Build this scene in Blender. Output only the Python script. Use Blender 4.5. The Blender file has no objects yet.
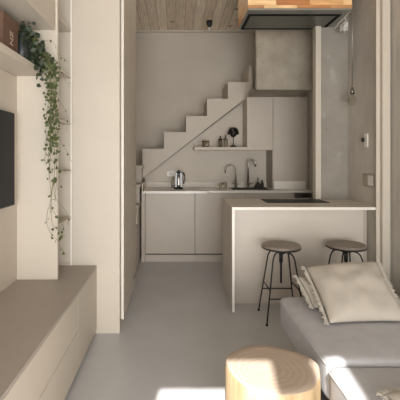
import bpy, bmesh, math, random
from mathutils import Vector, Matrix, noise
C = bpy.context.scene.collection
S = bpy.context.scene
R = math.radians
PI = math.pi
random.seed(7)

# ---------------------------------------------------------------- camera
cam = bpy.data.cameras.new('camera'); co = bpy.data.objects.new('camera', cam); C.objects.link(co)
co.location = (0, 0, 1.34); co.rotation_euler = (R(90), 0, 0)
cam.sensor_width = 36; cam.lens = 35.1; cam.shift_x = 0.06; cam.shift_y = -0.11
cam.clip_start = 0.05
S.camera = co
# ---------------------------------------------------------------- world, sun, daylight of the window side
w = bpy.data.worlds.new('world'); S.world = w; w.use_nodes = True
w.node_tree.nodes['Background'].inputs[0].default_value = (0.75, 0.88, 1.0, 1)
w.node_tree.nodes['Background'].inputs[1].default_value = 1.5
sl = bpy.data.lights.new('sun', 'SUN'); so = bpy.data.objects.new('sun', sl); C.objects.link(so)
sl.energy = 10; sl.angle = R(0.45); sl.color = (1.0, 0.98, 0.95)
so.rotation_euler = Vector((0.12, 1.0, -0.90)).to_track_quat('-Z', 'Y').to_euler()
def area(name, loc, d, sx, sy, e, col):
    l = bpy.data.lights.new(name, 'AREA'); l.shape = 'RECTANGLE'; l.size = sx; l.size_y = sy
    l.energy = e; l.color = col
    o = bpy.data.objects.new(name, l); C.objects.link(o); o.location = loc
    o.rotation_euler = Vector(d).to_track_quat('-Z', 'Z').to_euler(); return o
area('window_daylight', (0.45, -2.1, 0.95), (-0.02, 1, 0.06), 2.3, 1.6, 145, (1.0, 0.98, 0.95))
area('kitchen_fill', (0.35, 4.4, 3.2), (0, 0, -1), 1.0, 0.5, 2, (1.0, 0.9, 0.78))  # added fill from above for the kitchen, no fixture hangs here
S.view_settings.view_transform = 'Standard'; S.view_settings.look = 'None'
S.view_settings.gamma = 1; S.view_settings.use_curve_mapping = False
S.view_settings.exposure = 0.32

# ---------------------------------------------------------------- materials
def mat(name, col, rough=0.6, metal=0.0, var=0.0, scale=8, bump=0.0, bscale=40, stretch=(1, 1, 1), col2=None, spec=0.5):
    m = bpy.data.materials.new(name); m.use_nodes = True; nt = m.node_tree; N = nt.nodes; L = nt.links
    b = N['Principled BSDF']; b.inputs['Roughness'].default_value = rough; b.inputs['Metallic'].default_value = metal
    b.inputs['Specular IOR Level'].default_value = spec
    tc = N.new('ShaderNodeTexCoord'); mp = N.new('ShaderNodeMapping'); mp.inputs['Scale'].default_value = stretch
    L.new(tc.outputs['Object'], mp.inputs[0])
    ns = N.new('ShaderNodeTexNoise'); ns.inputs['Scale'].default_value = scale; ns.inputs['Detail'].default_value = 6
    L.new(mp.outputs[0], ns.inputs['Vector'])
    cr = N.new('ShaderNodeValToRGB')
    c2 = col2 or tuple(c * (1 - var) for c in col)
    c1 = col if col2 else tuple(min(1, c * (1 + var)) for c in col)
    cr.color_ramp.elements[0].position = 0.3; cr.color_ramp.elements[1].position = 0.7
    cr.color_ramp.elements[0].color = (*c2, 1); cr.color_ramp.elements[1].color = (*c1, 1)
    L.new(ns.outputs['Fac'], cr.inputs[0]); L.new(cr.outputs[0], b.inputs['Base Color'])
    if bump:
        n2 = N.new('ShaderNodeTexNoise'); n2.inputs['Scale'].default_value = bscale; n2.inputs['Detail'].default_value = 5
        L.new(mp.outputs[0], n2.inputs['Vector'])
        bp = N.new('ShaderNodeBump'); bp.inputs['Strength'].default_value = bump; bp.inputs['Distance'].default_value = 0.01
        L.new(n2.outputs['Fac'], bp.inputs['Height']); L.new(bp.outputs[0], b.inputs['Normal'])
    return m
def add_spots(m, scale, thresh, col, width=0.05, stretch=(1, 1, 1)):
    """blotches with a shape of their own (pits, knots)"""
    nt = m.node_tree; N = nt.nodes; L = nt.links; b = N['Principled BSDF']
    src = b.inputs['Base Color'].links[0].from_socket
    tc = N.new('ShaderNodeTexCoord'); mp = N.new('ShaderNodeMapping'); mp.inputs['Scale'].default_value = stretch
    L.new(tc.outputs['Object'], mp.inputs[0])
    n = N.new('ShaderNodeTexNoise'); n.inputs['Scale'].default_value = scale; n.inputs['Detail'].default_value = 3
    L.new(mp.outputs[0], n.inputs['Vector'])
    r = N.new('ShaderNodeMapRange'); r.inputs[1].default_value = thresh; r.inputs[2].default_value = thresh + width
    L.new(n.outputs['Fac'], r.inputs[0])
    mx = N.new('ShaderNodeMix'); mx.data_type = 'RGBA'
    L.new(r.outputs[0], mx.inputs['Factor']); L.new(src, mx.inputs['A']); mx.inputs['B'].default_value = (*col, 1)
    L.new(mx.outputs['Result'], b.inputs['Base Color'])
M = {}
M['paint'] = mat('beige_paint', (0.54, 0.475, 0.395), 0.55, var=0.02, scale=3, bump=0.03, bscale=120)
M['plaster'] = mat('beige_wall_plaster', (0.56, 0.50, 0.42), 0.8, var=0.05, scale=2, bump=0.06, bscale=30)
M['greige'] = mat('greige_laminate', (0.51, 0.445, 0.37), 0.45, var=0.03, scale=3)
M['bench'] = mat('taupe_bench_laminate', (0.36, 0.31, 0.265), 0.5, var=0.03, scale=3)
M['island'] = mat('pale_greige_laminate', (0.60, 0.535, 0.46), 0.42, var=0.03, scale=3)
M['edge'] = mat('white_edge_band', (0.80, 0.75, 0.68), 0.35, var=0.01)
M['floor'] = mat('grey_resin_floor', (0.51, 0.505, 0.505), 0.34, var=0.06, scale=2.2, bump=0.02, bscale=12)
M['concrete'] = mat('raw_concrete_lightened', (0.58, 0.535, 0.47), 0.85, scale=3.5, col2=(0.44, 0.40, 0.35), stretch=(1, 1, 0.55), bump=0.25, bscale=22)  # colour lightened to make up for light only grazing the right walls
add_spots(M['concrete'], 7, 0.64, (0.52, 0.49, 0.45), 0.12, (1, 1, 0.6))
add_spots(M['concrete'], 30, 0.72, (0.22, 0.20, 0.17), 0.06)
M['concrete_block'] = mat('pale_raw_concrete', (0.42, 0.37, 0.30), 0.85, scale=5, col2=(0.30, 0.26, 0.20), bump=0.3, bscale=18)
add_spots(M['concrete_block'], 14, 0.68, (0.19, 0.165, 0.13), 0.05)
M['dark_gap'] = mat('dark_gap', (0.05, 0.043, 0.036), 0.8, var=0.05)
M['black_metal'] = mat('black_powder_coat', (0.022, 0.021, 0.021), 0.45, metal=0.3, var=0.1)
M['black_gloss'] = mat('black_lacquer', (0.012, 0.012, 0.012), 0.2, var=0.1)
M['screen'] = mat('black_screen', (0.010, 0.012, 0.014), 0.5, var=0.05, spec=0.25)
M['steel'] = mat('brushed_steel', (0.42, 0.40, 0.37), 0.3, metal=1.0, var=0.05, scale=40)
M['dark_steel'] = mat('gunmetal_steel', (0.26, 0.24, 0.215), 0.3, metal=1.0, var=0.05, scale=40)
M['matte_black'] = mat('matte_black_seal', (0.012, 0.012, 0.011), 0.9, var=0.05, spec=0.1)
M['hood_metal'] = mat('grey_green_metal', (0.23, 0.23, 0.20), 0.45, metal=0.3, var=0.04)
M['hood_glass'] = mat('smoked_glass_panel', (0.10, 0.098, 0.082), 0.35, var=0.05)
M['sofa'] = mat('grey_sofa_wool', (0.47, 0.46, 0.47), 0.95, var=0.05, scale=14, bump=0.25, bscale=260)
M['linen'] = mat('cream_linen', (0.46, 0.41, 0.35), 0.95, var=0.05, scale=10, bump=0.35, bscale=200)
M['lace'] = mat('cream_lace', (0.52, 0.47, 0.40), 0.95, var=0.1, scale=60, bump=0.4, bscale=300)
M['white_plastic'] = mat('white_plastic', (0.75, 0.72, 0.66), 0.4, var=0.01)
M['seat_wood'] = mat('greyed_wood_seat', (0.27, 0.22, 0.18), 0.5, scale=6, col2=(0.19, 0.155, 0.125), stretch=(1, 9, 1), bump=0.1)
M['leaf'] = mat('green_leaf', (0.10, 0.115, 0.03), 0.6, scale=25, col2=(0.03, 0.048, 0.016))
M['leaf_dark'] = mat('dark_green_leaf', (0.03, 0.045, 0.018), 0.55, scale=25, col2=(0.012, 0.02, 0.009))
M['stem'] = mat('olive_stem', (0.16, 0.15, 0.06), 0.7, var=0.2)
M['vase'] = mat('charcoal_ceramic', (0.022, 0.026, 0.026), 0.4, var=0.15)
M['box'] = mat('brown_cardboard', (0.12, 0.065, 0.04), 0.7, var=0.1, scale=9)
M['print'] = mat('cream_print', (0.55, 0.45, 0.36), 0.7, var=0.02)
M['brush'] = mat('dark_bristle', (0.045, 0.038, 0.03), 0.8, var=0.3, scale=50)

def glass(name, col=(1, 1, 1), rough=0.02):
    m = bpy.data.materials.new(name); m.use_nodes = True
    b = m.node_tree.nodes['Principled BSDF']; b.inputs['Base Color'].default_value = (*col, 1)
    b.inputs['Transmission Weight'].default_value = 1; b.inputs['Roughness'].default_value = rough; b.inputs['IOR'].default_value = 1.12
    return m
M['glass'] = glass('clear_glass', (0.93, 0.92, 0.88)); M['smoke_glass'] = glass('grey_glass', (0.75, 0.72, 0.66), 0.05)

def planks(name, cA, cB, width, length, axis, knot, rough=0.6, grain=14, mortar=(0.12, 0.09, 0.06), msize=0.012, palette=None):
    """boards: brick pattern in the (long, wide) plane; axis = which object axes to use"""
    m = bpy.data.materials.new(name); m.use_nodes = True; nt = m.node_tree; N = nt.nodes; L = nt.links
    b = N['Principled BSDF']; b.inputs['Roughness'].default_value = rough
    tc = N.new('ShaderNodeTexCoord'); sp = N.new('ShaderNodeSeparateXYZ'); L.new(tc.outputs['Object'], sp.inputs[0])
    cb = N.new('ShaderNodeCombineXYZ'); L.new(sp.outputs[axis[0]], cb.inputs[0]); L.new(sp.outputs[axis[1]], cb.inputs[1])
    br = N.new('ShaderNodeTexBrick'); L.new(cb.outputs[0], br.inputs['Vector']); br.offset = 0.37; br.offset_frequency = 2
    br.inputs['Scale'].default_value = 1; br.inputs['Brick Width'].default_value = length; br.inputs['Row Height'].default_value = width
    br.inputs['Mortar Size'].default_value = msize * width; br.inputs['Mortar Smooth'].default_value = 0.3
    br.inputs['Color1'].default_value = (0, 0, 0, 1); br.inputs['Color2'].default_value = (1, 1, 1, 1); br.inputs['Mortar'].default_value = (0.5, 0.5, 0.5, 1)
    cr = N.new('ShaderNodeValToRGB'); L.new(br.outputs['Color'], cr.inputs[0])
    cr.color_ramp.elements[0].color = (*cA, 1); cr.color_ramp.elements[1].color = (*cB, 1)
    if palette:
        for p, c in palette:
            e = cr.color_ramp.elements.new(p); e.color = (*c, 1)
    mp = N.new('ShaderNodeMapping'); mp.inputs['Scale'].default_value = (1.2, grain, 1); L.new(cb.outputs[0], mp.inputs[0])
    sc = N.new('ShaderNodeVectorMath'); sc.operation = 'ADD'; L.new(mp.outputs[0], sc.inputs[0])
    ml = N.new('ShaderNodeVectorMath'); ml.operation = 'SCALE'; ml.inputs['Scale'].default_value = 13; L.new(br.outputs['Color'], ml.inputs[0]); L.new(ml.outputs[0], sc.inputs[1])
    n = N.new('ShaderNodeTexNoise'); n.inputs['Scale'].default_value = 3; n.inputs['Detail'].default_value = 7; n.inputs['Distortion'].default_value = 0.6
    L.new(sc.outputs[0], n.inputs['Vector'])
    mr = N.new('ShaderNodeMapRange'); mr.inputs[1].default_value = 0.3; mr.inputs[2].default_value = 0.7; mr.inputs[3].default_value = 0.78; mr.inputs[4].default_value = 1.2
    L.new(n.outputs['Fac'], mr.inputs[0])
    mx = N.new('ShaderNodeVectorMath'); mx.operation = 'SCALE'; L.new(cr.outputs[0], mx.inputs[0]); L.new(mr.outputs[0], mx.inputs['Scale'])
    # knots
    k = N.new('ShaderNodeTexVoronoi'); k.inputs['Scale'].default_value = knot; L.new(cb.outputs[0], k.inputs['Vector'])
    kr = N.new('ShaderNodeMapRange'); kr.inputs[1].default_value = 0.05; kr.inputs[2].default_value = 0.16; kr.inputs[3].default_value = 0.75; kr.inputs[4].default_value = 0
    L.new(k.outputs['Distance'], kr.inputs[0])
    m1 = N.new('ShaderNodeMix'); m1.data_type = 'RGBA'; L.new(kr.outputs[0], m1.inputs['Factor']); L.new(mx.outputs[0], m1.inputs['A']); m1.inputs['B'].default_value = (cA[0] * 0.35, cA[1] * 0.28, cA[2] * 0.22, 1)
    m2 = N.new('ShaderNodeMix'); m2.data_type = 'RGBA'; L.new(br.outputs['Fac'], m2.inputs['Factor']); L.new(m1.outputs['Result'], m2.inputs['A']); m2.inputs['B'].default_value = (*mortar, 1)
    L.new(m2.outputs['Result'], b.inputs['Base Color'])
    return m
M['ceiling'] = planks('whitewashed_boards', (0.72, 0.58, 0.43), (0.90, 0.78, 0.62), 0.13, 60.0, (1, 0), 3.0, 0.7, 22, mortar=(0.42, 0.31, 0.21), msize=0.03)
M['butcher'] = planks('oiled_butcher_block', (0.42, 0.16, 0.055), (0.80, 0.55, 0.29), 0.055, 0.30, (0, 2), 5.0, 0.45, 10, mortar=(0.30, 0.14, 0.06), msize=0.02,
                      palette=[(0.35, (0.58, 0.29, 0.11)), (0.6, (0.72, 0.44, 0.20))])
M['butcher_side'] = planks('oiled_butcher_block_side', (0.42, 0.16, 0.055), (0.80, 0.55, 0.29), 0.055, 0.30, (1, 2), 5.0, 0.45, 10, mortar=(0.30, 0.14, 0.06), msize=0.02,
                      palette=[(0.35, (0.58, 0.29, 0.11)), (0.6, (0.72, 0.44, 0.20))])

def stump_mat(top):
    m = bpy.data.materials.new('log_end_grain' if top else 'log_side'); m.use_nodes = True; nt = m.node_tree; N = nt.nodes; L = nt.links
    b = N['Principled BSDF']; b.inputs['Roughness'].default_value = 0.7
    tc = N.new('ShaderNodeTexCoord'); mp = N.new('ShaderNodeMapping'); L.new(tc.outputs['Object'], mp.inputs[0])
    cr = N.new('ShaderNodeValToRGB')
    if top:
        mp.inputs['Location'].default_value = (0.03, 0.02, 0)
        wv = N.new('ShaderNodeTexWave'); wv.wave_type = 'RINGS'; wv.rings_direction = 'Z'; wv.inputs['Scale'].default_value = 11; wv.inputs['Distortion'].default_value = 2.5
        wv.inputs['Detail'].default_value = 3; wv.inputs['Detail Scale'].default_value = 2
        L.new(mp.outputs[0], wv.inputs['Vector']); L.new(wv.outputs['Fac'], cr.inputs[0])
        cr.color_ramp.elements[0].color = (0.43, 0.335, 0.26, 1); cr.color_ramp.elements[1].color = (0.47, 0.375, 0.295, 1)
    else:
        mp.inputs['Scale'].default_value = (12, 12, 1.2)
        n = N.new('ShaderNodeTexNoise'); n.inputs['Scale'].default_value = 3; n.inputs['Detail'].default_value = 6
        L.new(mp.outputs[0], n.inputs['Vector']); L.new(n.outputs['Fac'], cr.inputs[0])
        cr.color_ramp.elements[0].position = 0.3; cr.color_ramp.elements[1].position = 0.7
        cr.color_ramp.elements[0].color = (0.40, 0.26, 0.13, 1); cr.color_ramp.elements[1].color = (0.55, 0.41, 0.24, 1)
    L.new(cr.outputs[0], b.inputs['Base Color'])
    add_spots(m, 11 if top else 5, 0.66, (0.42, 0.24, 0.16), 0.05)
    return m
M['log_top'] = stump_mat(True); M['log_side'] = stump_mat(False)

# ---------------------------------------------------------------- mesh helpers
def box(bm, x0, x1, y0, y1, z0, z1):
    v = [bm.verts.new((x, y, z)) for x in (x0, x1) for y in (y0, y1) for z in (z0, z1)]
    for f in ((0, 1, 3, 2), (4, 6, 7, 5), (0, 4, 5, 1), (2, 3, 7, 6), (0, 2, 6, 4), (1, 5, 7, 3)):
        bm.faces.new([v[i] for i in f])
def prism(bm, pts, y0, y1, plane='xz'):
    f = (lambda a, b, c: (a, c, b)) if plane == 'xz' else (lambda a, b, c: (a, b, c))
    A = [bm.verts.new(f(a, b, y0)) for a, b in pts]; B = [bm.verts.new(f(a, b, y1)) for a, b in pts]
    bm.faces.new(A); bm.faces.new(B[::-1]); n = len(pts)
    for i in range(n): bm.faces.new((A[i], B[i], B[(i + 1) % n], A[(i + 1) % n]))
def tube(bm, pts, r, n=10, cap=True):
    pts = [Vector(p) for p in pts]; rs = r if isinstance(r, (list, tuple)) else [r] * len(pts)
    rings = []; up = None
    for i, p in enumerate(pts):
        t = (pts[min(i + 1, len(pts) - 1)] - pts[max(i - 1, 0)]).normalized()
        if up is None: up = t.orthogonal().normalized()
        else:
            up = (up - t * up.dot(t)); up = up.normalized() if up.length > 1e-6 else t.orthogonal().normalized()
        s = t.cross(up)
        rings.append([bm.verts.new(p + (up * math.cos(2 * PI * k / n) + s * math.sin(2 * PI * k / n)) * rs[i]) for k in range(n)])
    for a, b in zip(rings, rings[1:]):
        for k in range(n): bm.faces.new((a[k], a[(k + 1) % n], b[(k + 1) % n], b[k]))
    if cap: bm.faces.new(rings[0][::-1]); bm.faces.new(rings[-1])
def lathe(bm, prof, c=(0, 0, 0), n=28):
    rings = []
    for r, z in prof:
        if r < 1e-6: rings.append([bm.verts.new((c[0], c[1], c[2] + z))])
        else: rings.append([bm.verts.new((c[0] + r * math.cos(2 * PI * k / n), c[1] + r * math.sin(2 * PI * k / n), c[2] + z)) for k in range(n)])
    for a, b in zip(rings, rings[1:]):
        for k in range(n):
            k2 = (k + 1) % n
            if len(a) == 1 and len(b) == 1: continue
            if len(a) == 1: bm.faces.new((a[0], b[k2], b[k]))
            elif len(b) == 1: bm.faces.new((a[k], a[k2], b[0]))
            else: bm.faces.new((a[k], a[k2], b[k2], b[k]))
def obj(name, bm, m, parent=None, bevel=0, smooth=False, subsurf=0, at=None):
    me = bpy.data.meshes.new(name); bmesh.ops.recalc_face_normals(bm, faces=bm.faces); bm.to_mesh(me); bm.free()
    o = bpy.data.objects.new(name, me); C.objects.link(o)
    for x in (m if isinstance(m, list) else [m]): me.materials.append(x)
    if smooth:
        for p in me.polygons: p.use_smooth = True
    if parent is not None:
        o.parent = parent; o.location = -Vector(parent['base']) if 'base' in parent else (0, 0, 0)
    if bevel:
        b = o.modifiers.new('bevel', 'BEVEL'); b.width = bevel; b.segments = 3; b.limit_method = 'ANGLE'; b.angle_limit = R(40)
        for p in me.polygons: p.use_smooth = True
        wn = o.modifiers.new('wn', 'WEIGHTED_NORMAL'); wn.keep_sharp = True
    if subsurf:
        s = o.modifiers.new('sub', 'SUBSURF'); s.levels = subsurf; s.render_levels = subsurf
    return o
def bx(name, dims, m, parent=None, bevel=0):
    bm = bmesh.new(); box(bm, *dims); return obj(name, bm, m, parent, bevel)
def tag(o, label=None, cat=None, group=None, kind=None):
    if label: o['label'] = label
    if cat: o['category'] = cat
    if group: o['group'] = group
    if kind: o['kind'] = kind
    return o
def thing(name, label, cat, loc=(0, 0, 0), group=None):
    """Empty at the thing's base; parts are modelled relative to it"""
    o = bpy.data.objects.new(name, None); C.objects.link(o); o.location = loc; o.empty_display_size = 0.05
    return tag(o, label, cat, group)
def part(name, bm, m, t, **k):
    """part modelled in world coordinates under a thing whose Empty is at its base"""
    o = obj(name, bm, m, None, **k); o.parent = t
    l = t.matrix_basis.translation if t.type == 'EMPTY' else Vector((0, 0, 0))
    o.location = -l
    return o
def pbx(name, dims, m, t, bevel=0):
    bm = bmesh.new(); box(bm, *dims); return part(name, bm, m, t, bevel=bevel)
def struct(name, bm, m, bevel=0): return tag(obj(name, bm, m, bevel=bevel), kind='structure')
def sbx(name, dims, m, bevel=0):
    bm = bmesh.new(); box(bm, *dims); return struct(name, bm, m, bevel)
def arc(c, r, a0, a1, n, u, v):
    c = Vector(c); u = Vector(u); v = Vector(v)
    return [c + u * r * math.cos(a0 + (a1 - a0) * i / n) + v * r * math.sin(a0 + (a1 - a0) * i / n) for i in range(n + 1)]

# ================================================================ THE SETTING
ZC = 3.30
ZH = 4.4
sbx('floor', (-1.7, 2.2, -2.5, 6.3, -0.1, 0), M['floor'])
sbx('ceiling', (-1.7, 2.2, 2.7, 6.3, ZC, ZC + 0.1), M['ceiling'])
sbx('ceiling_high_added', (-1.7, 2.2, -2.5, 2.8, ZH, ZH + 0.1), M['plaster'])  # unseen, added so the sun can enter high behind the camera
sbx('wall_bulkhead', (-1.5, 2.0, 2.7, 2.8, ZC + 0.1, ZH), M['plaster'])  # closes the step up to the added high ceiling
sbx('wall_left', (-1.5, -1.3, -2.2, 6.1, 0, ZH), M['plaster'])
sbx('wall_media', (-1.3, -1.06, -0.6, 2.6, 0.5155, 1.868), M['paint'])
sbx('wall_niche', (-1.3, -0.79, 2.6, 2.625, 0.5155, ZC), M['paint'], 0.002)
sbx('wall_right_near', (1.835, 2.0, -2.2, 3.34, 0, ZH), M['concrete'])
sbx('wall_right_far', (1.75, 2.0, 3.42, 6.1, 0, ZC), M['concrete'])
M['pier'] = mat('raw_concrete_darkened', (0.31, 0.28, 0.24), 0.85, scale=4, col2=(0.245, 0.22, 0.185), bump=0.25, bscale=22)  # same concrete as the side walls, darkened in colour to offset stronger light
add_spots(M['pier'], 8, 0.62, (0.35, 0.325, 0.285), 0.12, (1, 1, 0.6))
sbx('wall_pier', (1.48, 1.75, 3.97, 4.05, 0.0, ZC), M['pier'])
sbx('wall_back', (-1.5, 2.0, 6.1, 6.25, 0, ZC), M['plaster'])
bm = bmesh.new()
prism(bm, [(0.945, 2.12), (1.58, 2.12), (1.595, 2.127), (1.60, 2.14), (1.60, ZC), (0.945, ZC)], 4.58, 4.66)
prism(bm, [(0.945, 4.66), (1.60, 4.66), (1.60, 5.02), (1.57, 5.09), (1.53, 5.13), (1.49, 5.14), (0.945, 5.14)], 2.121, 2.16, 'xy')
struct('wall_upper', bm, M['concrete_block'])
# invented wall behind the camera; window openings shaped for sun patches and floor bounce
bm = bmesh.new()
for X0, X1 in ((-1.5, -1.1), (1.6, 2.0)): box(bm, X0, X1, -2.25, -2.2, 0, ZH)
for X0, X1 in ((-1.1, -0.63), (-0.045, 0.135), (0.275, 1.6)): box(bm, X0, X1, -2.25, -2.2, 3.0, ZH)
box(bm, -0.63, -0.045, -2.25, -2.2, 4.04, ZH); box(bm, 0.135, 0.275, -2.25, -2.2, 4.04, ZH)
struct('wall_front_added', bm, M['plaster'])
# splashback wall under the diagonal of the stairs
bm = bmesh.new()
prism(bm, [(-0.44, 0), (1.75, 0), (1.75, 2.70), (-0.44, 1.045)], 5.50, 5.55)
struct('wall_splashback', bm, M['paint'])
sbx('trim_1', (1.408, 1.465, 3.93, 4.02, 0.0, ZC), M['paint'], 0.004)
bm = bmesh.new(); box(bm, 1.715, 1.748, 3.34, 3.352, 0, ZC); box(bm, 1.748, 1.815, 3.30, 3.42, 0, ZC)
struct('trim_2', bm, M['paint'], 0.003)
sbx('trim_3', (-1.3, 2.0, 6.06, 6.1, ZC - 0.03, ZC), M['paint'])
sbx('trim_4', (-0.445, -0.42, 3.905, 3.93, 0, ZC), M['edge'])

# ---------------------------------------------------------------- staircase
t = thing('staircase', 'beige painted staircase rising diagonally to the right above the kitchen worktop', 'stairs', (-0.5, 5.42, 0))
X = [-0.468, -0.167, 0.139, 0.43, 0.722, 1.014, 1.063]
Z = [1.441, 1.673, 1.895, 2.136, 2.37, 2.60]
pts = [(-0.468, 1.03)]
for i, z in enumerate(Z): pts += [(X[i], z), (X[i + 1], z)]
pts += [(1.063, 2.213)]
bm = bmesh.new(); prism(bm, pts, 5.42, 6.06); part('upper_flight', bm, M['paint'], t)
bm = bmesh.new(); bm2 = bmesh.new()
for i in range(5):   # shade line under the flight, put in as a thin darker strip
    pass
bm2.free()
prism(bm, [(-0.46, 1.022), (1.06, 2.182), (1.06, 2.194), (-0.46, 1.034)], 5.425, 5.50); part('underside_shade_strip', bm, M['bench'], t)
zt = [1.21, 0.98, 0.75, 0.52, 0.29]
for j, z in enumerate(zt):
    y0 = 5.42 - 0.25 * (j + 1) + 0.25 * 0
    y1 = 6.06 if j == 0 else 5.42 - 0.25 * j
    bm = bmesh.new(); box(bm, -1.29, -0.46, y0 + 0.02, y1 + (0.02 if j else 0), 0, z - 0.035); part('riser_block', bm, M['greige'], t)
    bm = bmesh.new(); box(bm, -1.29, -0.445, y0 - 0.01, y1 + (0.02 if j else 0), z - 0.033, z); part('tread', bm, M['greige'], t, bevel=0.003)

# ================================================================ LEFT SIDE
# tall cabinet
t = thing('tall_cabinet', 'tall smooth beige cabinet standing between the bench and the kitchen aisle', 'cabinet', (-0.6, 2.95, 0))
pbx('body', (-1.29, -0.425, 2.962, 3.88, 0.0, ZC - 0.02), M['paint'], t, 0.002)
pbx('front_panel', (-0.785, -0.425, 2.945, 2.961, 0.0, ZC - 0.02), M['paint'], t, 0.002)
pbx('niche_side', (-1.29, -0.798, 2.960, 2.9615, 0.0, ZC - 0.02), M['paint'], t)
pbx('niche_side', (-1.29, -0.798, 2.944, 2.9605, 0.0, 0.53), M['paint'], t)
pbx('edge_strip', (-0.797, -0.786, 2.943, 2.962, 0.516, ZC - 0.02), M['edge'], t)
pbx('side_door', (-0.42, -0.398, 2.955, 3.40, 0.105, ZC - 0.03), M['paint'], t, 0.002)
pbx('side_door', (-0.42, -0.398, 3.405, 3.88, 0.105, ZC - 0.03), M['paint'], t, 0.002)
pbx('edge_strip', (-0.405, -0.396, 2.946, 2.958, 0.105, ZC - 0.03), M['edge'], t)['label'] = 'bright white edge strip'
pbx('handle', (-0.398, -0.388, 3.60, 3.70, 0.20, 0.212), M['steel'], t)
# niche shelves
for i, z in enumerate((2.29, 1.94, 1.59, 1.23, 0.88)):
    pl = ['highest', 'second highest', 'middle', 'second lowest', 'lowest'][i]
    o = bx('niche_shelf', (-1.295, -0.792, 2.628, 2.958, z - 0.012, z), M['paint'], bevel=0.001)
    tag(o, 'small beige shelf in the narrow niche beside the tall cabinet, %s of five' % pl, 'shelf', 'shelves in the narrow niche')
# bench
t = thing('media_bench', 'long low taupe-topped bench with pale beige drawers along the left wall', 'bench', (-0.9, 1.2, 0))
pbx('top', (-1.06, -0.598, 0.0, 2.6, 0.497, 0.515), M['bench'], t)
pbx('top_end', (-1.29, -0.598, 2.625, 2.942, 0.497, 0.515), M['bench'], t)
pbx('top_joint', (-0.81, -0.598, 2.6, 2.625, 0.497, 0.5149), M['bench'], t)
pbx('body', (-1.29, -0.62, 0.0, 2.942, 0.05, 0.495), M['dark_gap'], t)
pbx('end_panel', (-0.62, -0.598, 2.384, 2.942, 0.03, 0.495), M['paint'], t, 0.0015)
pbx('drawer', (-0.62, -0.598, 0.9, 2.380, 0.278, 0.495), M['paint'], t, 0.0015)
pbx('drawer', (-0.62, -0.598, 0.9, 2.380, 0.03, 0.274), M['paint'], t, 0.0015)
pbx('drawer', (-0.62, -0.598, 0.0, 0.896, 0.03, 0.495), M['paint'], t, 0.0015)
pbx('plinth', (-1.29, -0.645, 0.0, 2.942, 0.0, 0.05), M['dark_gap'], t)
# long wall shelf
bx_ = bx('wall_shelf', (-1.295, -0.885, 0.6, 2.598, 1.872, 1.915), M['paint'], bevel=0.002)
tag(bx_, 'long pale wall shelf at upper left carrying the trailing plant and box', 'shelf')
# upper wall cabinet
t = thing('wall_cabinet', 'beige wall cabinet at the upper left edge above the plant shelf', 'cabinet', (-1.05, 1.6, 2.18))
pbx('body', (-1.295, -0.825, 0.6, 2.598, 2.18, ZC - 0.02), M['paint'], t)
pbx('door', (-0.822, -0.803, 1.35, 2.596, 2.176, ZC - 0.03), M['paint'], t, 0.0015)
pbx('door', (-0.822, -0.803, 0.6, 1.346, 2.176, ZC - 0.03), M['paint'], t, 0.0015)
# television
t = thing('television', 'flat black television mounted on the left wall', 'television', (-1.04, 2.0, 1.03))
pbx('frame', (-1.058, -1.022, 1.44, 2.47, 1.03, 1.612), M['black_metal'], t, 0.004)
pbx('screen', (-1.022, -1.019, 1.448, 2.462, 1.038, 1.604), M['screen'], t)
# box on the shelf
t = thing('cardboard_box', 'brown cardboard box with cream letters on the upper left shelf', 'box', (-1.01, 2.2, 1.915))
pbx('carton', (-1.09, -0.93, 2.10, 2.295, 1.916, 2.10), M['box'], t, 0.002)
pbx('lid', (-1.093, -0.927, 2.097, 2.298, 2.075, 2.122), M['box'], t, 0.002)
cu = bpy.data.curves.new('letters', 'FONT'); cu.body = 'NZ'; cu.size = 0.058; cu.extrude = 0.0006; cu.align_x = 'CENTER'
tmp = bpy.data.objects.new('tmp_text', cu); C.objects.link(tmp)
me = bpy.data.meshes.new_from_object(tmp.evaluated_get(bpy.context.evaluated_depsgraph_get()))
bpy.data.objects.remove(tmp); bpy.data.curves.remove(cu)
me.transform(Matrix(((0, 0, 1, -0.9292), (0, -1, 0, 2.225), (1, 0, 0, 2.005), (0, 0, 0, 1))))  # reads upwards on the aisle face
me.materials.append(M['print'])
lo = bpy.data.objects.new('lettering', me); C.objects.link(lo); lo.parent = t; lo.location = -t.location

# trailing plant
t = thing('potted_plant', 'trailing green plant in charcoal vase cascading off the upper left shelf', 'plant', (-0.945, 2.42, 1.915))
bm = bmesh.new()
lathe(bm, [(0, 0), (0.038, 0), (0.05, 0.02), (0.056, 0.07), (0.052, 0.12), (0.036, 0.158), (0.034, 0.175), (0.038, 0.182), (0.032, 0.182), (0.028, 0.16), (0, 0.15)], (-0.955, 2.41, 1.916))
part('vase', bm, M['vase'], t, smooth=True)
def leaf(bm, p, r, d=None):
    d = Vector(d) if d else Vector((random.gauss(0, 1), random.gauss(0, 1) - 0.9, random.gauss(0, 0.6)))
    d.normalize(); u = d.orthogonal().normalized(); a = random.uniform(0, 2 * PI)
    u = (u * math.cos(a) + d.cross(u) * math.sin(a)); v = d.cross(u)
    c = bm.verts.new(p - d * r * 0.12)
    ring = []
    for k in range(8):
        th = 2 * PI * k / 8; rr = r * (0.62 if k == 0 else 1.0 if k in (1, 7, 4) else 0.92)
        if k == 4: rr = r * 1.15
        ring.append(bm.verts.new(p + u * rr * math.cos(th) + v * rr * 0.86 * math.sin(th) + d * r * 0.1 * math.sin(2 * th)))
    for k in range(8): bm.faces.new((c, ring[k], ring[(k + 1) % 8]))
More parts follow.
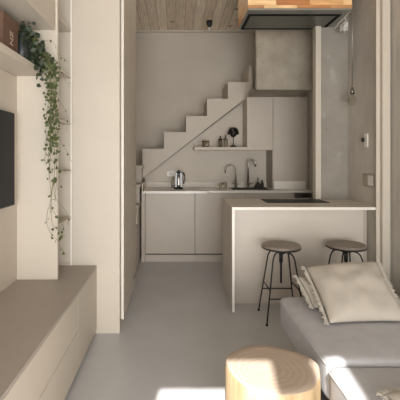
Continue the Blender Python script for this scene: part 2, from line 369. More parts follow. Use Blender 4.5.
def stem_and_leaves(path, r, dens, dark=False, lr=0.013, spread=0.012, name='vine'):
    bm = bmesh.new(); tube(bm, path, r, 5); v = part(name, bm, M['stem'], t, smooth=True)
    bl = bmesh.new(); acc = 0
    for a, b in zip(path, path[1:]):
        seg = b - a; n = dens(a.z) * seg.length; acc += n
        while acc > 1:
            acc -= 1; q = a + seg * random.random() + Vector((random.gauss(0, spread), random.gauss(0, spread), random.gauss(0, spread * 0.5)))
            leaf(bl, q, lr * random.uniform(0.65, 1.25))
    if len(bl.verts) == 0: leaf(bl, path[-1], lr)
    o = obj('leaves', bl, M['leaf_dark'] if dark else M['leaf']); o.parent = v
    return v
def path(pts, n=6, wob=0.004):
    P = [Vector(p) for p in pts]; out = []
    P = [P[0]] + P + [P[-1]]
    for i in range(1, len(P) - 2):
        for k in range(n):
            s = k / n; a, b, c, d = P[i - 1], P[i], P[i + 1], P[i + 2]
            q = 0.5 * ((2 * b) + (c - a) * s + (2 * a - 5 * b + 4 * c - d) * s * s + (3 * b - a - 3 * c + d) * s ** 3)
            out.append(q + Vector((random.gauss(0, wob), random.gauss(0, wob), 0)))
    out.append(P[-2]); return out
# vines that hang off the shelf end:  (x,y) of hanging line, bottom z
hang = [(-0.83, 2.49, 1.05), (-0.845, 2.47, 0.98), (-0.82, 2.52, 1.12), (-0.85, 2.50, 1.20), (-0.835, 2.46, 1.35), (-0.86, 2.47, 1.30), (-0.815, 2.50, 1.45)]
for i, (hx, hy, zb) in enumerate(hang):
    hx += 0.045
    p = path([(-0.955, 2.41, 2.09), (-0.92, 2.43, 2.13), (-0.88 + random.uniform(-.01, .01), 2.46, 2.04), (hx - 0.01, hy, 1.93), (hx, hy, 1.75), (hx + random.gauss(0, .008), hy, 1.5), (hx + random.gauss(0, .01), hy, zb)])
    stem_and_leaves(p, 0.0015, lambda z: 62 if z > 1.55 else 42 if z > 1.25 else 18, lr=0.0125, spread=0.011)
low = [((-0.83, 2.48, 1.2), (-0.845, 2.47, 1.05), (-0.90, 2.47, 0.98), (-0.895, 2.47, 0.88), (-0.83, 2.47, 0.80)),
       ((-0.83, 2.48, 1.2), (-0.84, 2.47, 1.08), (-0.87, 2.47, 0.92), (-0.82, 2.47, 0.86), (-0.79, 2.47, 0.83)),
       ((-0.83, 2.49, 1.2), (-0.82, 2.48, 1.08), (-0.78, 2.48, 0.98), (-0.77, 2.48, 0.90)),
       ((-0.83, 2.48, 1.2), (-0.84, 2.47, 1.02), (-0.80, 2.47, 0.90), (-0.83, 2.47, 0.80), (-0.79, 2.47, 0.72))]
for p in low:
    p = [(a + (0.05 if k < 2 else 0.085), b, c) for k, (a, b, c) in enumerate(p)]
    stem_and_leaves(path(p, 6, 0.001), 0.0014, lambda z: 3 if z > 0.98 else 30 if z < 0.9 else 8, lr=0.0115, spread=0.012)
side = [((-0.90, 2.45, 2.05), (-0.84, 2.50, 2.08), (-0.80, 2.52, 2.02), (-0.79, 2.53, 1.90)),
        ((-0.82, 2.5, 1.92), (-0.775, 2.5, 1.88), (-0.74, 2.5, 1.82), (-0.72, 2.5, 1.78)),
        ((-0.82, 2.5, 1.75), (-0.76, 2.5, 1.66), (-0.73, 2.5, 1.58), (-0.74, 2.5, 1.50)),
        ((-0.82, 2.5, 1.62), (-0.78, 2.5, 1.45), (-0.74, 2.5, 1.38), (-0.70, 2.5, 1.30)),
        ((-0.80, 2.5, 2.0), (-0.75, 2.5, 1.96), (-0.72, 2.5, 1.93))]
for p in side: p = [(a + 0.035, b, c) for a, b, c in p]; stem_and_leaves(path(p, 6, 0.001), 0.0009, lambda z: 14, lr=0.009, spread=0.008)
# dark clump over the shelf
bl = bmesh.new(); bs = bmesh.new()
for k in range(260):
    s = random.random(); a = Vector((-0.955, 2.40, 2.12)).lerp(Vector((-0.84, 2.50, 1.90)), s)
    q = a + Vector((random.gauss(0, .032), random.gauss(0, .045), random.gauss(0, .045)))
    q.y = max(2.335, min(q.y, 2.585)); q.z = max(q.z, 1.925) if q.x < -0.88 else q.z
    leaf(bl, q, random.uniform(0.011, 0.02))
o = part('foliage', bl, M['leaf_dark'], t); o['label'] = 'dense dark foliage around the vase mouth'
for k in range(7):
    a = random.uniform(-0.3, 2.2); tube(bs, path([(-0.955, 2.41, 2.08), (-0.955 + 0.05 * math.cos(a), 2.41 + 0.03, 2.13), (-0.955 + 0.11 * math.cos(a), 2.44, 2.13 - 0.03 * k / 3)], 5, 0.002), 0.0016, 5)
part('stems', bs, M['stem'], t)

# ================================================================ KITCHEN
units = [(-0.39, 0.24, 'beige lower kitchen cabinet under the kettle, leftmost of the run'),
         (0.24, 0.87, 'beige lower kitchen cabinet next to the leftmost one, partly behind the island'),
         (0.87, 1.50, 'beige lower kitchen cabinet under the sink, all but its top edge behind the island')]
for a, b, lab in units[:3]:
    t = thing('base_cabinet', lab, 'cabinet', ((a + b) / 2, 4.95, 0), 'lower kitchen cabinets')
    pbx('body', (a + 0.001, b - 0.001, 4.95, 5.49, 0.09, 0.872), M['greige'], t)
    pbx('door', (a + 0.003, b - 0.003, 4.93, 4.948, 0.105, 0.865), M['greige'], t, 0.0015)
    pbx('kickboard', (a + 0.001, b - 0.001, 4.945, 4.965, 0.0, 0.088), M['greige'], t)
    pbx('shadow_gap', (a + 0.001, b - 0.001, 4.947, 4.9495, 0.088, 0.106), M['dark_gap'], t)
bx_ = bx('filler_panel', (-0.437, -0.392, 4.93, 5.40, 0.0, 0.871), M['greige']); tag(bx_, 'narrow beige panel closing the left end of the lower cabinets', 'panel')
t = thing('worktop', 'pale kitchen worktop with upstand along the back wall', 'worktop', (0.6, 5.2, 0.875))
pbx('slab', (-0.425, 1.745, 4.92, 5.498, 0.875, 0.90), M['edge'], t, 0.002)
bm = bmesh.new()
pr = [(-0.43, 4.92), (-0.43, 4.872), (-0.42, 4.86), (0.36, 4.86)] + [(0.36 + 0.06 * math.sin(a), 4.92 - 0.06 * math.cos(a)) for a in [R(k * 15) for k in range(1, 7)]]
prism(bm, pr, 0.872, 0.902, 'xy'); part('rounded_lip', bm, M['edge'], t)
pbx('upstand', (-0.42, 1.275, 5.47, 5.498, 0.90, 0.975), M['island'], t, 0.002)
pbx('left_cheek', (-0.435, -0.42, 4.93, 5.498, 0.90, 1.0), M['island'], t, 0.003)
t = thing('wall_unit', 'beige upper kitchen cabinet to the right of the mushroom lamp', 'cabinet', (1.1, 5.3, 1.42))
pbx('body', (0.938, 1.278, 5.17, 5.498, 1.42, 2.115), M['greige'], t)
pbx('door', (0.938, 1.277, 5.15, 5.169, 1.418, 2.118), M['greige'], t, 0.001)
t = thing('larder_unit', 'tall beige kitchen cabinet standing on the worktop at right', 'cabinet', (1.5, 5.3, 0.90))
pbx('body', (1.282, 1.74, 5.17, 5.498, 0.901, 2.115), M['greige'], t)
pbx('door', (1.283, 1.74, 5.15, 5.169, 0.905, 2.118), M['greige'], t, 0.001)
pbx('foot_panel', (1.285, 1.70, 5.12, 5.149, 0.9015, 1.01), M['edge'], t, 0.003)['label'] = 'white strip along its foot'
pbx('side_panel', (1.272, 1.281, 5.152, 5.498, 0.901, 1.417), M['bench'], t)
bx_ = bx('kitchen_shelf', (0.244, 0.936, 5.15, 5.498, 1.418, 1.459), M['paint'], bevel=0.002)
tag(bx_, 'short pale shelf under the stairs holding the small lamp and glasses', 'shelf')

# sink, taps
t = thing('sink', 'dark steel sink set in the worktop below the taps', 'sink', (1.0, 5.1, 0.9))
bm = bmesh.new(); box(bm, 0.72, 1.24, 5.0, 5.02, 0.9022, 0.905); box(bm, 0.72, 1.24, 5.38, 5.40, 0.9022, 0.905); box(bm, 0.72, 0.74, 5.02, 5.38, 0.9022, 0.905); box(bm, 1.22, 1.24, 5.02, 5.38, 0.9022, 0.905)
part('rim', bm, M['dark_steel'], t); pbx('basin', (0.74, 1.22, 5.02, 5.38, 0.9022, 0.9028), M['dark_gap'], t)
def faucet(x, top, side, r, reach, label):
    t = thing('faucet', label, 'faucet', (x, 5.32, 0.904), 'gooseneck taps at the sink')
    bm = bmesh.new(); lathe(bm, [(0, 0), (0.026, 0), (0.026, 0.008), (0.017, 0.014), (0.017, 0.09), (0.012, 0.1), (0, 0.1)], (x, 5.32, 0.902)); part('base', bm, M['dark_steel'], t, smooth=True)
    cx = x + side * reach / 2
    p = [Vector((x, 5.32, 0.99)), Vector((x, 5.32, top - reach / 2 - 0.03))] + arc((cx, 5.32, top - reach / 2), reach / 2, PI if side > 0 else 0, (0.0 if side > 0 else PI), 14, (1, 0, 0), (0, 0, 1))
    p.append(p[-1] + Vector((0, 0, -0.04)))
    bm = bmesh.new(); tube(bm, p, r, 10); part('spout', bm, M['dark_steel'], t, smooth=True)
    bm = bmesh.new(); tube(bm, [(x, 5.30, 0.955), (x + side * 0.055, 5.27, 0.972)], 0.008, 8); tube(bm, [(x, 5.30, 0.955), (x - side * 0.03, 5.31, 0.955)], 0.011, 8)
    part('lever', bm, M['dark_steel'], t, smooth=True)
faucet(0.815, 1.218, -1, 0.009, 0.14, 'lower slim gooseneck tap whose spout bends to the left')
faucet(0.984, 1.286, 1, 0.012, 0.10, 'taller thicker gooseneck tap whose spout bends to the right')
# brush set
t = thing('dish_brush_set', 'dark dish brushes on a small tray beside the taller tap', 'brush set', (1.13, 5.28, 0.904))
pbx('tray', (1.04, 1.215, 5.22, 5.34, 0.904, 0.917), M['black_metal'], t, 0.003)
bm = bmesh.new(); lathe(bm, [(0, 0), (0.05, 0), (0.045, 0.02), (0.022, 0.06), (0.012, 0.07), (0, 0.07)], (1.11, 5.28, 0.917)); part('bristles', bm, M['brush'], t, smooth=True)
bm = bmesh.new(); lathe(bm, [(0, 0), (0.006, 0), (0.006, 0.03), (0.012, 0.045), (0.008, 0.06), (0, 0.062)], (1.11, 5.28, 0.985)); part('handle', bm, M['dark_steel'], t, smooth=True)
bm = bmesh.new(); lathe(bm, [(0, 0), (0.022, 0), (0.022, 0.06), (0.01, 0.075), (0.01, 0.10), (0, 0.10)], (1.165, 5.27, 0.917), 16); part('bottle', bm, M['brush'], t, smooth=True)
for i, (x, h) in enumerate(((0.595, 0.075), (0.655, 0.085))):
    bm = bmesh.new(); lathe(bm, [(0, 0), (0.022, 0), (0.026, h), (0.023, h), (0.019, 0.006), (0, 0.006)], (x, 5.22, 0.9005), 20)
    tag(obj('drinking_glass', bm, M['glass'], smooth=True), ['clear drinking glass on the worktop, farther from the taps', 'clear drinking glass on the worktop, nearer the taps'][i], 'glass', 'glasses on the worktop')
# kettle
t = thing('kettle', 'steel and black kettle on the left end of the worktop', 'kettle', (0.03, 5.2, 0.902))
K = (0.035, 5.2, 0.902)
bm = bmesh.new(); lathe(bm, [(0, 0), (0.058, 0), (0.058, 0.018), (0.05, 0.024), (0, 0.024)], K); part('base', bm, M['black_gloss'], t, smooth=True)
bm = bmesh.new(); lathe(bm, [(0, 0.024), (0.052, 0.024), (0.05, 0.06), (0.042, 0.14), (0.039, 0.205), (0, 0.206)], K); part('body', bm, M['dark_steel'], t, smooth=True)
bm = bmesh.new(); lathe(bm, [(0.0395, 0.19), (0.041, 0.2), (0.038, 0.225), (0.012, 0.236), (0.012, 0.25), (0, 0.252)], K); part('lid', bm, M['black_gloss'], t, smooth=True)
bm = bmesh.new(); tube(bm, path([(0.07, 5.2, 1.115), (0.105, 5.195, 1.105), (0.112, 5.19, 1.05), (0.105, 5.19, 0.99), (0.095, 5.19, 0.97)], 5, 0), 0.010, 8); part('handle', bm, M['black_gloss'], t, smooth=True)
bm = bmesh.new()
for sx in (-1, 1): prism(bm, [(K[0] + sx * 0.022, 0.93), (K[0] + sx * 0.048, 0.93), (K[0] + sx * 0.040, 1.12), (K[0] + sx * 0.020, 1.12)], 5.148, 5.168)
part('black_band', bm, M['black_gloss'], t)
bm = bmesh.new(); tube(bm, [(-0.01, 5.19, 0.955), (-0.055, 5.18, 0.93), (-0.06, 5.18, 1.0), (-0.03, 5.19, 1.07)], 0.009, 8); part('spout', bm, M['dark_steel'], t, smooth=True)
def socket(name, dims, label, split, axis, m=None):
    t = thing(name, label, 'socket', ((dims[0] + dims[1]) / 2, (dims[2] + dims[3]) / 2, dims[4]))
    pbx('plate', dims, M['white_plastic'], t, 0.002); return t
t = socket('wall_socket', (-0.127, 0.075, 5.488, 5.499, 1.055, 1.125), 'white double socket on the splashback behind the kettle', 2, 0)
for cx in (-0.078, 0.026):
    bm = bmesh.new(); prism(bm, [(cx + 0.024 * math.cos(k * PI / 8), 1.09 + 0.024 * math.sin(k * PI / 8)) for k in range(16)], 5.484, 5.4885); part('outlet', bm, M['island'], t)
# small things on the shelf
SZ = 1.4595
t = thing('tumbler', 'small round glass tumbler at the left end of the kitchen shelf', 'glass', (0.40, 5.27, SZ))
bm = bmesh.new(); lathe(bm, [(0, 0), (0.035, 0), (0.048, 0.02), (0.052, 0.05), (0.046, 0.085), (0.043, 0.085), (0.048, 0.05), (0.044, 0.022), (0.032, 0.006), (0, 0.006)], (0.40, 5.27, SZ), 24); part('bowl', bm, M['smoke_glass'], t, smooth=True)
bm = bmesh.new(); lathe(bm, [(0, 0.007), (0.03, 0.007), (0.038, 0.02), (0.04, 0.04), (0, 0.042)], (0.40, 5.27, SZ), 24); part('candle_wax', bm, M['linen'], t, smooth=True)
for i, (x, h, m) in enumerate(((0.60, 0.155, 'smoke_glass'), (0.672, 0.165, 'glass'))):
    t = thing('glass_jar', ['narrow dark-rimmed glass jar on the kitchen shelf, nearer the round tumbler', 'narrow glass jar on the kitchen shelf, nearest the mushroom lamp'][i], 'jar', (x, 5.28, SZ), 'jars on the kitchen shelf')
    bm = bmesh.new(); lathe(bm, [(0, 0), (0.026, 0), (0.027, h * .6), (0.026, h * .62), (0.0235, h * .62), (0.0235, 0.006), (0, 0.006)], (x, 5.28, SZ), 20); part('jar_body', bm, M[m], t, smooth=True)
    bm = bmesh.new(); lathe(bm, [(0.0, h * .63), (0.028, h * .63), (0.028, h * .72), (0.011, h * .75), (0.009, h), (0, h)], (x, 5.28, SZ), 20); part('stopper', bm, M['dark_steel' if i else 'black_gloss'], t, smooth=True)
# mushroom lamp
L0 = (0.775, 5.28, SZ)
t = thing('table_lamp', 'small black mushroom-shaped table lamp on the kitchen shelf', 'lamp', L0)
bm = bmesh.new(); lathe(bm, [(0, 0), (0.048, 0), (0.046, 0.012), (0.032, 0.024), (0.010, 0.03), (0, 0.031)], L0); part('base', bm, M['black_gloss'], t, smooth=True)
bm = bmesh.new(); tube(bm, [(0.775, 5.28, SZ + 0.025), (0.775, 5.28, SZ + 0.17)], 0.006, 10); part('stem', bm, M['black_gloss'], t, smooth=True)
bm = bmesh.new(); lathe(bm, [(0, 0.135), (0.02, 0.137), (0.036, 0.15), (0.043, 0.175), (0.042, 0.185), (0, 0.186)], L0); part('diffuser', bm, M['black_gloss'], t, smooth=True)
bm = bmesh.new(); prof = [(0.0, 0.272), (0.03, 0.268), (0.055, 0.25), (0.070, 0.222), (0.078, 0.185), (0.076, 0.172), (0.070, 0.186), (0.06, 0.215), (0.04, 0.24), (0, 0.25)]
lathe(bm, prof, L0, 48)
for v in bm.verts:   # scalloped rim
    if v.co.z - SZ < 0.19:
        a = math.atan2(v.co.y - L0[1], v.co.x - L0[0]); v.co.z += 0.010 * abs(math.sin(4 * a)) - 0.004
part('lamp_shade', bm, M['black_gloss'], t, smooth=True)

# ================================================================ ISLAND
t = thing('kitchen_island', 'pale kitchen island with white edges and an overhanging top', 'kitchen island', (1.1, 3.7, 0))
pbx('end_panel', (0.484, 0.502, 3.352, 4.05, 0, 0.876), M['island'], t)
pbx('white_edge', (0.481, 0.504, 3.344, 3.352, 0, 0.876), M['edge'], t)['label'] = 'white edge of the end panel'
pbx('front_panel', (0.502, 1.70, 3.54, 3.56, 0, 0.876), M['island'], t)
pbx('body', (0.503, 1.745, 3.56, 3.96, 0.0, 0.875), M['greige'], t)
pbx('top_slab', (0.481, 1.713, 3.352, 3.44, 0.878, 0.90), M['island'], t)
pbx('top_slab', (0.481, 1.748, 3.44, 3.965, 0.878, 0.90), M['island'], t)
pbx('top_slab', (0.481, 1.385, 3.965, 4.05, 0.878, 0.90), M['island'], t)
pbx('top_edge', (0.481, 1.713, 3.344, 3.352, 0.877, 0.9005), M['edge'], t)['label'] = 'white front edge of the top'
t = thing('cooktop', 'black glass induction cooktop set in the island top', 'cooktop', (1.15, 3.8, 0.9))
pbx('glass_surface', (0.86, 1.44, 3.66, 3.94, 0.9006, 0.906), M['screen'], t, 0.0015)
pbx('bevel_frame', (0.855, 1.445, 3.655, 3.945, 0.9002, 0.903), M['black_metal'], t)

# ---------------------------------------------------------------- extractor hood over the island
t = thing('extractor_hood', 'wood-clad ceiling extractor hood with dark glass underside above the island', 'extractor hood', (1.1, 3.78, 2.65))
hx0, hx1, hy0, hy1, hz = 0.646, 1.58, 3.50, 4.05, 2.65
pbx('front_board', (hx0, hx1, hy0, hy0 + 0.02, hz + 0.018, ZC - 0.005), M['butcher'], t)
pbx('side_board', (hx0, hx0 + 0.02, hy0 + 0.02, hy1, hz + 0.018, ZC - 0.005), M['butcher_side'], t)
pbx('side_board', (hx1 - 0.02, hx1, hy0 + 0.02, hy1, hz + 0.018, ZC - 0.005), M['butcher_side'], t)
pbx('back_board', (hx0 + 0.02, hx1 - 0.02, hy1 - 0.02, hy1, hz + 0.018, ZC - 0.005), M['butcher'], t)
bm = bmesh.new()
box(bm, hx0 + .002, hx1 - .002, hy0 + .002, hy0 + 0.11, hz, hz + 0.017); box(bm, hx0 + .002, hx1 - .002, hy1 - 0.02, hy1, hz, hz + 0.017)
box(bm, hx0 + .002, hx0 + 0.03, hy0 + 0.11, hy1 - 0.02, hz, hz + 0.017); box(bm, hx1 - 0.05, hx1 - .002, hy0 + 0.11, hy1 - 0.02, hz, hz + 0.017)
part('metal_frame', bm, M['hood_metal'], t)
pbx('seal', (hx0 + 0.022, hx1 - 0.045, hy0 + 0.10, hy1 - 0.012, hz - 0.001, hz + 0.015), M['matte_black'], t)
pbx('glass_panel', (hx0 + 0.052, hx1 - 0.085, hy0 + 0.15, hy1 - 0.055, hz - 0.002, hz + 0.004), M['hood_glass'], t)
pbx('metal_rail', (hx0 + 0.01, hx1 - 0.01, hy1 - 0.012, hy1 + 0.004, hz - 0.006, hz + 0.004), M['steel'], t)
# tangle of clear cord
bm = bmesh.new(); random.seed(3)
tube(bm, path([(1.588, 3.52, 2.69), (1.60, 3.58, 2.67), (1.60, 3.70, 2.655), (1.60, 3.85, 2.64), (1.60, 3.92, 2.62)], 6, 0.003), 0.004, 6)
for k in range(5):
    c = Vector((1.625, 3.78, 2.60)); P = []
    for q in range(9):
        a = q * 1.9 + k; P.append(c + Vector((0.022 * math.cos(a), 0.05 * math.sin(a * .7), 0.03 * math.sin(a + k) - 0.008 * k)))
    tube(bm, path(P, 4, 0), 0.0035, 6)
tube(bm, path([(1.60, 3.70, 2.655), (1.63, 3.74, 2.64), (1.625, 3.78, 2.60)], 5, 0), 0.0035, 6)
tag(obj('cord_coil', bm, M['white_plastic'], smooth=True), 'small tangle of pale cord hanging at the right side of the hood', 'cord')
# bare pendant bulb
PX, PY = 1.672, 3.70
t = thing('pendant_bulb', 'bare clear bulb on a thin cord hanging beside the right concrete wall', 'pendant light', (PX, PY, 1.85))
bm = bmesh.new(); tube(bm, [(PX, PY, 1.99), (PX, PY, ZC - 0.002)], 0.0028, 6); part('cord', bm, M['steel'], t, smooth=True)
bm = bmesh.new(); lathe(bm, [(0, 0.065), (0.008, 0.062), (0.014, 0.045), (0.019, 0.03), (0.019, -0.005), (0, -0.005)], (PX, PY, 1.93), 20); part('lamp_holder', bm, M['dark_steel'], t, smooth=True)
bm = bmesh.new(); lathe(bm, [(0.014, 0.0), (0.018, -0.012), (0.036, -0.04), (0.043, -0.06), (0.036, -0.088), (0.018, -0.1), (0, -0.103)], (PX, PY, 1.925), 24)
o = part('glass_bulb', bm, M['glass'], t, smooth=True); sm = o.modifiers.new('solid', 'SOLIDIFY'); sm.thickness = 0.0015
bm = bmesh.new(); tube(bm, [(PX - .008, PY, 1.92), (PX - .006, PY, 1.87), (PX, PY, 1.86), (PX + .006, PY, 1.87), (PX + .008, PY, 1.92)], 0.0012, 5); part('filament', bm, M['steel'], t)
# ceiling lamp holder
cx, cy = 0.486, 5.66
t = thing('ceiling_lamp', 'small black lamp holder with tiny bulb on the wooden ceiling', 'ceiling light', (cx, cy, 3.16))
bm = bmesh.new(); lathe(bm, [(0, 0), (0.045, 0), (0.04, -0.05), (0.022, -0.085), (0.015, -0.09), (0, -0.09)], (cx, cy, ZC - 0.001), 24); part('holder', bm, M['black_metal'], t, smooth=True)
bm = bmesh.new(); lathe(bm, [(0, 0), (0.012, 0), (0.018, -0.02), (0.014, -0.042), (0, -0.05)], (cx, cy, ZC - 0.091), 20); part('bulb', bm, M['white_plastic'], t, smooth=True)

# thermostat + outlets on the right concrete wall (x = 1.75)
t = thing('thermostat', 'small white wall control with black dial on the concrete wall', 'thermostat', (1.74, 3.6, 1.43))
pbx('plate', (1.737, 1.7495, 3.545, 3.605, 1.42, 1.545), M['white_plastic'], t, 0.002)
bm = bmesh.new(); tube(bm, [(1.738, 3.61, 1.49), (1.722, 3.61, 1.49)], 0.02, 16); part('dial', bm, M['black_gloss'], t, smooth=True)
t = thing('power_outlet', 'pale double power outlet low on the concrete wall above the island', 'socket', (1.74, 3.55, 1.05))
pbx('frame', (1.742, 1.7495, 3.44, 3.64, 1.06, 1.18), M['concrete_block'], t, 0.002)
pbx('cover', (1.738, 1.7425, 3.445, 3.535, 1.075, 1.165), M['white_plastic'], t, 0.002)
pbx('cover', (1.738, 1.7425, 3.542, 3.63, 1.075, 1.165), M['concrete_block'], t, 0.002)

# ================================================================ STOOLS
def make_stool(label, x, y):
    t = thing('bar_stool', label, 'stool', (x, y, 0), 'stools at the island')
    def P(name, bm, m, **k): o = obj(name, bm, m, None, **k); o.parent = t; return o
    bm = bmesh.new(); lathe(bm, [(0, 0.583), (0.150, 0.583), (0.157, 0.589), (0.157, 0.603), (0.152, 0.609), (0, 0.609)], n=40); P('seat', bm, M['seat_wood'], bevel=0)
    bm = bmesh.new(); lathe(bm, [(0.0, 0.575), (0.150, 0.575), (0.160, 0.580), (0.160, 0.590), (0.1575, 0.590), (0.1575, 0.583), (0.0, 0.583)], n=40); P('seat_rim', bm, M['black_metal'], smooth=True)
    bm = bmesh.new(); lathe(bm, [(0, 0.545), (0.026, 0.545), (0.026, 0.575), (0, 0.575)], n=20); lathe(bm, [(0, 0.46), (0.016, 0.46), (0.016, 0.548), (0, 0.548)], n=16); P('hub', bm, M['black_metal'], smooth=True)
    bm = bmesh.new(); prof = [(0, 0.29)]
    for k in range(26): prof += [(0.0095, 0.29 + k * .0068), (0.0078, 0.2934 + k * .0068)]
    prof += [(0.0095, 0.47), (0, 0.47)]; lathe(bm, prof, n=12); P('screw', bm, M['black_metal'], smooth=True)
    F = {}
    for sx in (-1, 1):
        for sy in (-1, 1):
            bm = bmesh.new(); d = Vector((sx, sy, 0)).normalized()
            k = [d * 0.02 + Vector((0, 0, 0.535)), d * 0.055 + Vector((0, 0, 0.552)), d * 0.10 + Vector((0, 0, 0.538)), d * 0.122 + Vector((0, 0, 0.50)), d * 0.135 + Vector((0, 0, 0.44)), d * 0.215 + Vector((0, 0, 0.01))]
            tube(bm, path(k, 5, 0), 0.0062, 8); P('leg', bm, M['black_metal'], smooth=True)
            bm = bmesh.new(); lathe(bm, [(0, 0), (0.011, 0), (0.011, 0.006), (0.007, 0.016), (0, 0.016)], (d.x * .216, d.y * .216, 0), 12); P('foot', bm, M['black_metal'], smooth=True)
            F[sx, sy] = lambda z, d=d: d * (0.135 + 0.08 * (0.44 - z) / 0.43) + Vector((0, 0, z))
    for a, b, z in (((-1, -1), (1, -1), 0.20), ((-1, 1), (1, 1), 0.20), ((-1, -1), (-1, 1), 0.265), ((1, -1), (1, 1), 0.265)):
        bm = bmesh.new(); tube(bm, [F[a](z), F[b](z)], 0.0055, 8); P('footrest_bar', bm, M['black_metal'], smooth=True)
    return t
s1 = make_stool('black metal bar stool with round wooden seat, nearer the aisle, fully in view', 0.87, 3.23)
def copy_tree(o, parent=None):
    c = o.copy(); C.objects.link(c)
    if parent is not None: c.parent = parent
    for ch in list(o.children): copy_tree(ch, c)
    return c
s2 = copy_tree(s1); s2.location = (1.417, 3.25, 0); s2.rotation_euler = (0, 0, R(8))
s2['label'] = 'black metal bar stool rising behind the big pillow, nearer the right wall'

# ================================================================ SOFA
def cushion(name, x0, x1, y0, y1, z0, z1, m, t, r=0.035, seed=0, label=None):
    bm = bmesh.new(); nx, ny = 26, 18
    bmesh.ops.create_cube(bm, size=1)
    bmesh.ops.subdivide_edges(bm, edges=bm.edges[:], cuts=11, use_grid_fill=True)
    cx, cy, cz = (x0 + x1) / 2, (y0 + y1) / 2, (z0 + z1) / 2; hx, hy, hz_ = (x1 - x0) / 2, (y1 - y0) / 2, (z1 - z0) / 2
    def remap(v, h):
        # concentrate loops near the edges
        return math.copysign(1 - (1 - min(1, abs(v))) ** 1.7, v) * h
    for v in bm.verts:
        p = Vector((remap(v.co.x * 2, hx), remap(v.co.y * 2, hy), v.co.z * 2 * hz_))
        q = Vector((max(-hx + r, min(hx - r, p.x)), max(-hy + r, min(hy - r, p.y)), max(-hz_ + r, min(hz_ - r, p.z))))
        d = p - q
        if d.length > 1e-6: p = q + d.normalized() * r
        if p.z > 0: p.z += 0.010 * (1 - (p.x / hx) ** 2) * (1 - (p.y / hy) ** 2) + 0.004 * noise.noise(Vector((p.x * 5, p.y * 5, seed)))
        v.co = p + Vector((cx, cy, cz))
    o = part(name, bm, m, t, smooth=True, subsurf=1)
    if label: o['label'] = label
    return o
t = thing('sofa', 'low grey upholstered sofa against the right wall', 'sofa', (1.25, 1.7, 0))
sx0 = 0.672
cushion('seat_cushion', sx0, 1.82, 1.735, 2.55, 0.235, 0.43, M['sofa'], t, seed=1)
cushion('seat_cushion', sx0 - 0.005, 1.82, 0.55, 1.728, 0.235, 0.42, M['sofa'], t, seed=5)
bm = bmesh.new()
def rr(x0, x1, y0, y1, r, z):
    P = []
    for (cx_, cy_, a0) in ((x1 - r, y1 - r, 0), (x0 + r, y1 - r, 90), (x0 + r, y0 + r, 180), (x1 - r, y0 + r, 270)):
        for k in range(5):
            a = R(a0 + 22.5 * k); P.append(Vector((cx_ + r * math.cos(a), cy_ + r * math.sin(a), z)))
    return P + [P[0]]
tube(bm, rr(sx0 + 0.003, 1.815, 1.738, 2.547, 0.032, 0.402), 0.004, 6)
tube(bm, rr(sx0 - 0.002, 1.815, 0.553, 1.725, 0.032, 0.392), 0.004, 6)
part('piping', bm, M['sofa'], t, smooth=True)
pbx('base', (sx0 + 0.10, 1.78, 0.60, 2.45, 0.0, 0.24), M['dark_gap'], t)

def pillow(name, label, corners, thick, under, group=None, n=22, fringe=('L',), seed=0, m='linen'):
    """corners: BL, BR, TR, TL in world space; upper side puffs by thick, lower by under"""
    BL, BR, TR, TL = [Vector(c) for c in corners]
    base = (BL + BR + TR + TL) / 4; nrm = (BR - BL).cross(TL - BL).normalized()
    t = thing(name, label, 'pillow', (base.x, base.y, min(c.z for c in (BL, BR, TL, TR))), group)
    bm = bmesh.new(); G = {}
    def P(u, v, side):
        # u,v in 0..1
        U, V = 2 * u - 1, 2 * v - 1
        pin_u = 0.035 * (1 - V * V) * U; pin_v = 0.03 * (1 - U * U) * V
        uu, vv = u - pin_u * 0.5, v - pin_v * 0.5
        p = BL * (1 - uu) * (1 - vv) + BR * uu * (1 - vv) + TR * uu * vv + TL * (1 - uu) * vv
        h = max(0, (1 - U ** 2)) ** 0.42 * max(0, (1 - V ** 2)) ** 0.42
        wr = 0.011 * noise.noise(Vector((u * 5, v * 4, seed))) + 0.004 * noise.noise(Vector((u * 13, v * 6, seed + 3)))
        wr += 0.006 * math.exp(-((U * 0.8 - V) ** 2) * 30) * (1 - h)
        return p + nrm * ((thick * h + wr * (h + 0.3)) if side > 0 else -under * h)
    for s in (1, -1):
        for i in range(n + 1):
            for j in range(n + 1):
                edge = i in (0, n) or j in (0, n)
                if s < 0 and edge: G[s, i, j] = G[1, i, j]
                else: G[s, i, j] = bm.verts.new(P(i / n, j / n, 1 if not edge else 1))if s > 0 else bm.verts.new(P(i / n, j / n, -1))
        for i in range(n):
            for j in range(n): bm.faces.new((G[s, i, j], G[s, i + 1, j], G[s, i + 1, j + 1], G[s, i, j + 1]))
    part('cover', bm, M[m], t, smooth=True, subsurf=1)
    # lace: rows of small ruffled loops along the edges
    bm = bmesh.new(); rnd = random.Random(seed)
    for e in fringe:
        cnt = 56
        for k in range(cnt):
            s = (k + 0.5) / cnt
            u, v = {'L': (0, s), 'R': (1, s), 'B': (s, 0), 'T': (s, 1)}[e]
            p = P(u, v, 1)
            out = {'L': (BL - BR), 'R': (BR - BL), 'B': (BL - TL), 'T': (TL - BL)}[e].normalized()
            along = {'L': (TL - BL), 'R': (TL - BL), 'B': (BR - BL), 'T': (BR - BL)}[e].normalized()
            w_ = 0.007; ln = rnd.uniform(0.006, 0.026); lift = rnd.uniform(-0.005, 0.005)
            pts = []
            for q in range(9):
                a = PI * q / 8 * 1.0
                pts.append(p + along * (w_ * math.cos(a) * 1.0) + out * (ln * math.sin(a)) + nrm * (lift * math.sin(a) + 0.001))
            tube(bm, pts, 0.0018, 5)
            tube(bm, [p, p + out * ln * 1.1 + nrm * rnd.uniform(-.004, .004)], 0.002, 5)
            if k % 2 == 0: tube(bm, [p + along * .008, p + out * ln * .7 + along * .014 + nrm * .004], 0.0018, 5)
    if fringe: part('lace_fringe', bm, M['lace'], t, smooth=True)
    return t
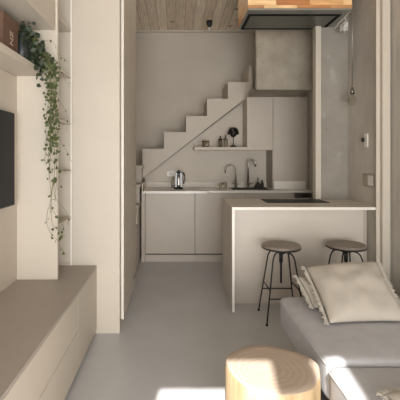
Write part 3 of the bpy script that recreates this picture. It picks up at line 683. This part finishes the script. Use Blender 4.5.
pillow('pillow', 'large square cream linen pillow with lace edges on the sofa', [(0.812, 2.07, 0.446), (1.25, 2.09, 0.446), (1.295, 2.52, 0.66), (0.825, 2.50, 0.628)], 0.075, 0.012, fringe=('L', 'R'), seed=2, group='cream lace pillows')
pillow('pillow', 'smaller cream pillow tucked beneath the large square one', [(0.80, 2.27, 0.455), (1.10, 2.25, 0.455), (1.14, 2.50, 0.50), (0.775, 2.50, 0.57)], 0.022, 0.012, fringe=('L',), seed=9, group='cream lace pillows')
pillow('pillow', 'cream lace-edged pillow at the near right corner of the sofa', [(0.80, 1.12, 0.45), (1.22, 1.12, 0.45), (1.20, 1.50, 0.47), (0.762, 1.44, 0.462)], 0.045, 0.012, fringe=('L', 'T'), seed=14, group='cream lace pillows')

# ================================================================ LOG TABLE
LX, LY, LZ = 0.432, 1.75, 0.395
t = thing('log_table', 'round pale log stump table in the foreground', 'table', (LX, LY, 0))
n = 64; rnd = random.Random(5)
def lr(a): return 0.208 + 0.007 * math.sin(3 * a + 1) + 0.005 * math.sin(5 * a) + 0.004 * noise.noise(Vector((3 * math.cos(a), 3 * math.sin(a), 4)))
bm = bmesh.new(); rings = []
for z, k in ((0.0, 0.985), (0.1, 0.995), (0.22, 1.0), (0.355, 1.0), (0.38, 0.995), (0.391, 0.98)):
    rings.append([bm.verts.new((lr(2 * PI * i / n) * k * math.cos(2 * PI * i / n), lr(2 * PI * i / n) * k * math.sin(2 * PI * i / n), z)) for i in range(n)])
for a, b in zip(rings, rings[1:]):
    for i in range(n): bm.faces.new((a[i], a[(i + 1) % n], b[(i + 1) % n], b[i]))
bm.faces.new(rings[0][::-1])
o = obj('trunk', bm, M['log_side'], smooth=True); o.parent = t
bm = bmesh.new(); A = None; c = bm.verts.new((0, 0, LZ + 0.001))
for k in (0.98, 0.95, 0.8, 0.55, 0.3):
    ring = [bm.verts.new((lr(2 * PI * i / n) * k * math.cos(2 * PI * i / n), lr(2 * PI * i / n) * k * math.sin(2 * PI * i / n), 0.391 if k == 0.98 else LZ + 0.0015 * noise.noise(Vector((i * .4, k * 9, 0))))) for i in range(n)]
    if A:
        for i in range(n): bm.faces.new((A[i], A[(i + 1) % n], ring[(i + 1) % n], ring[i]))
    A = ring
for i in range(n): bm.faces.new((A[i], A[(i + 1) % n], c))
o = obj('cut_top', bm, M['log_top'], smooth=True); o.parent = t; o['label'] = 'smooth pale cut face with growth rings'
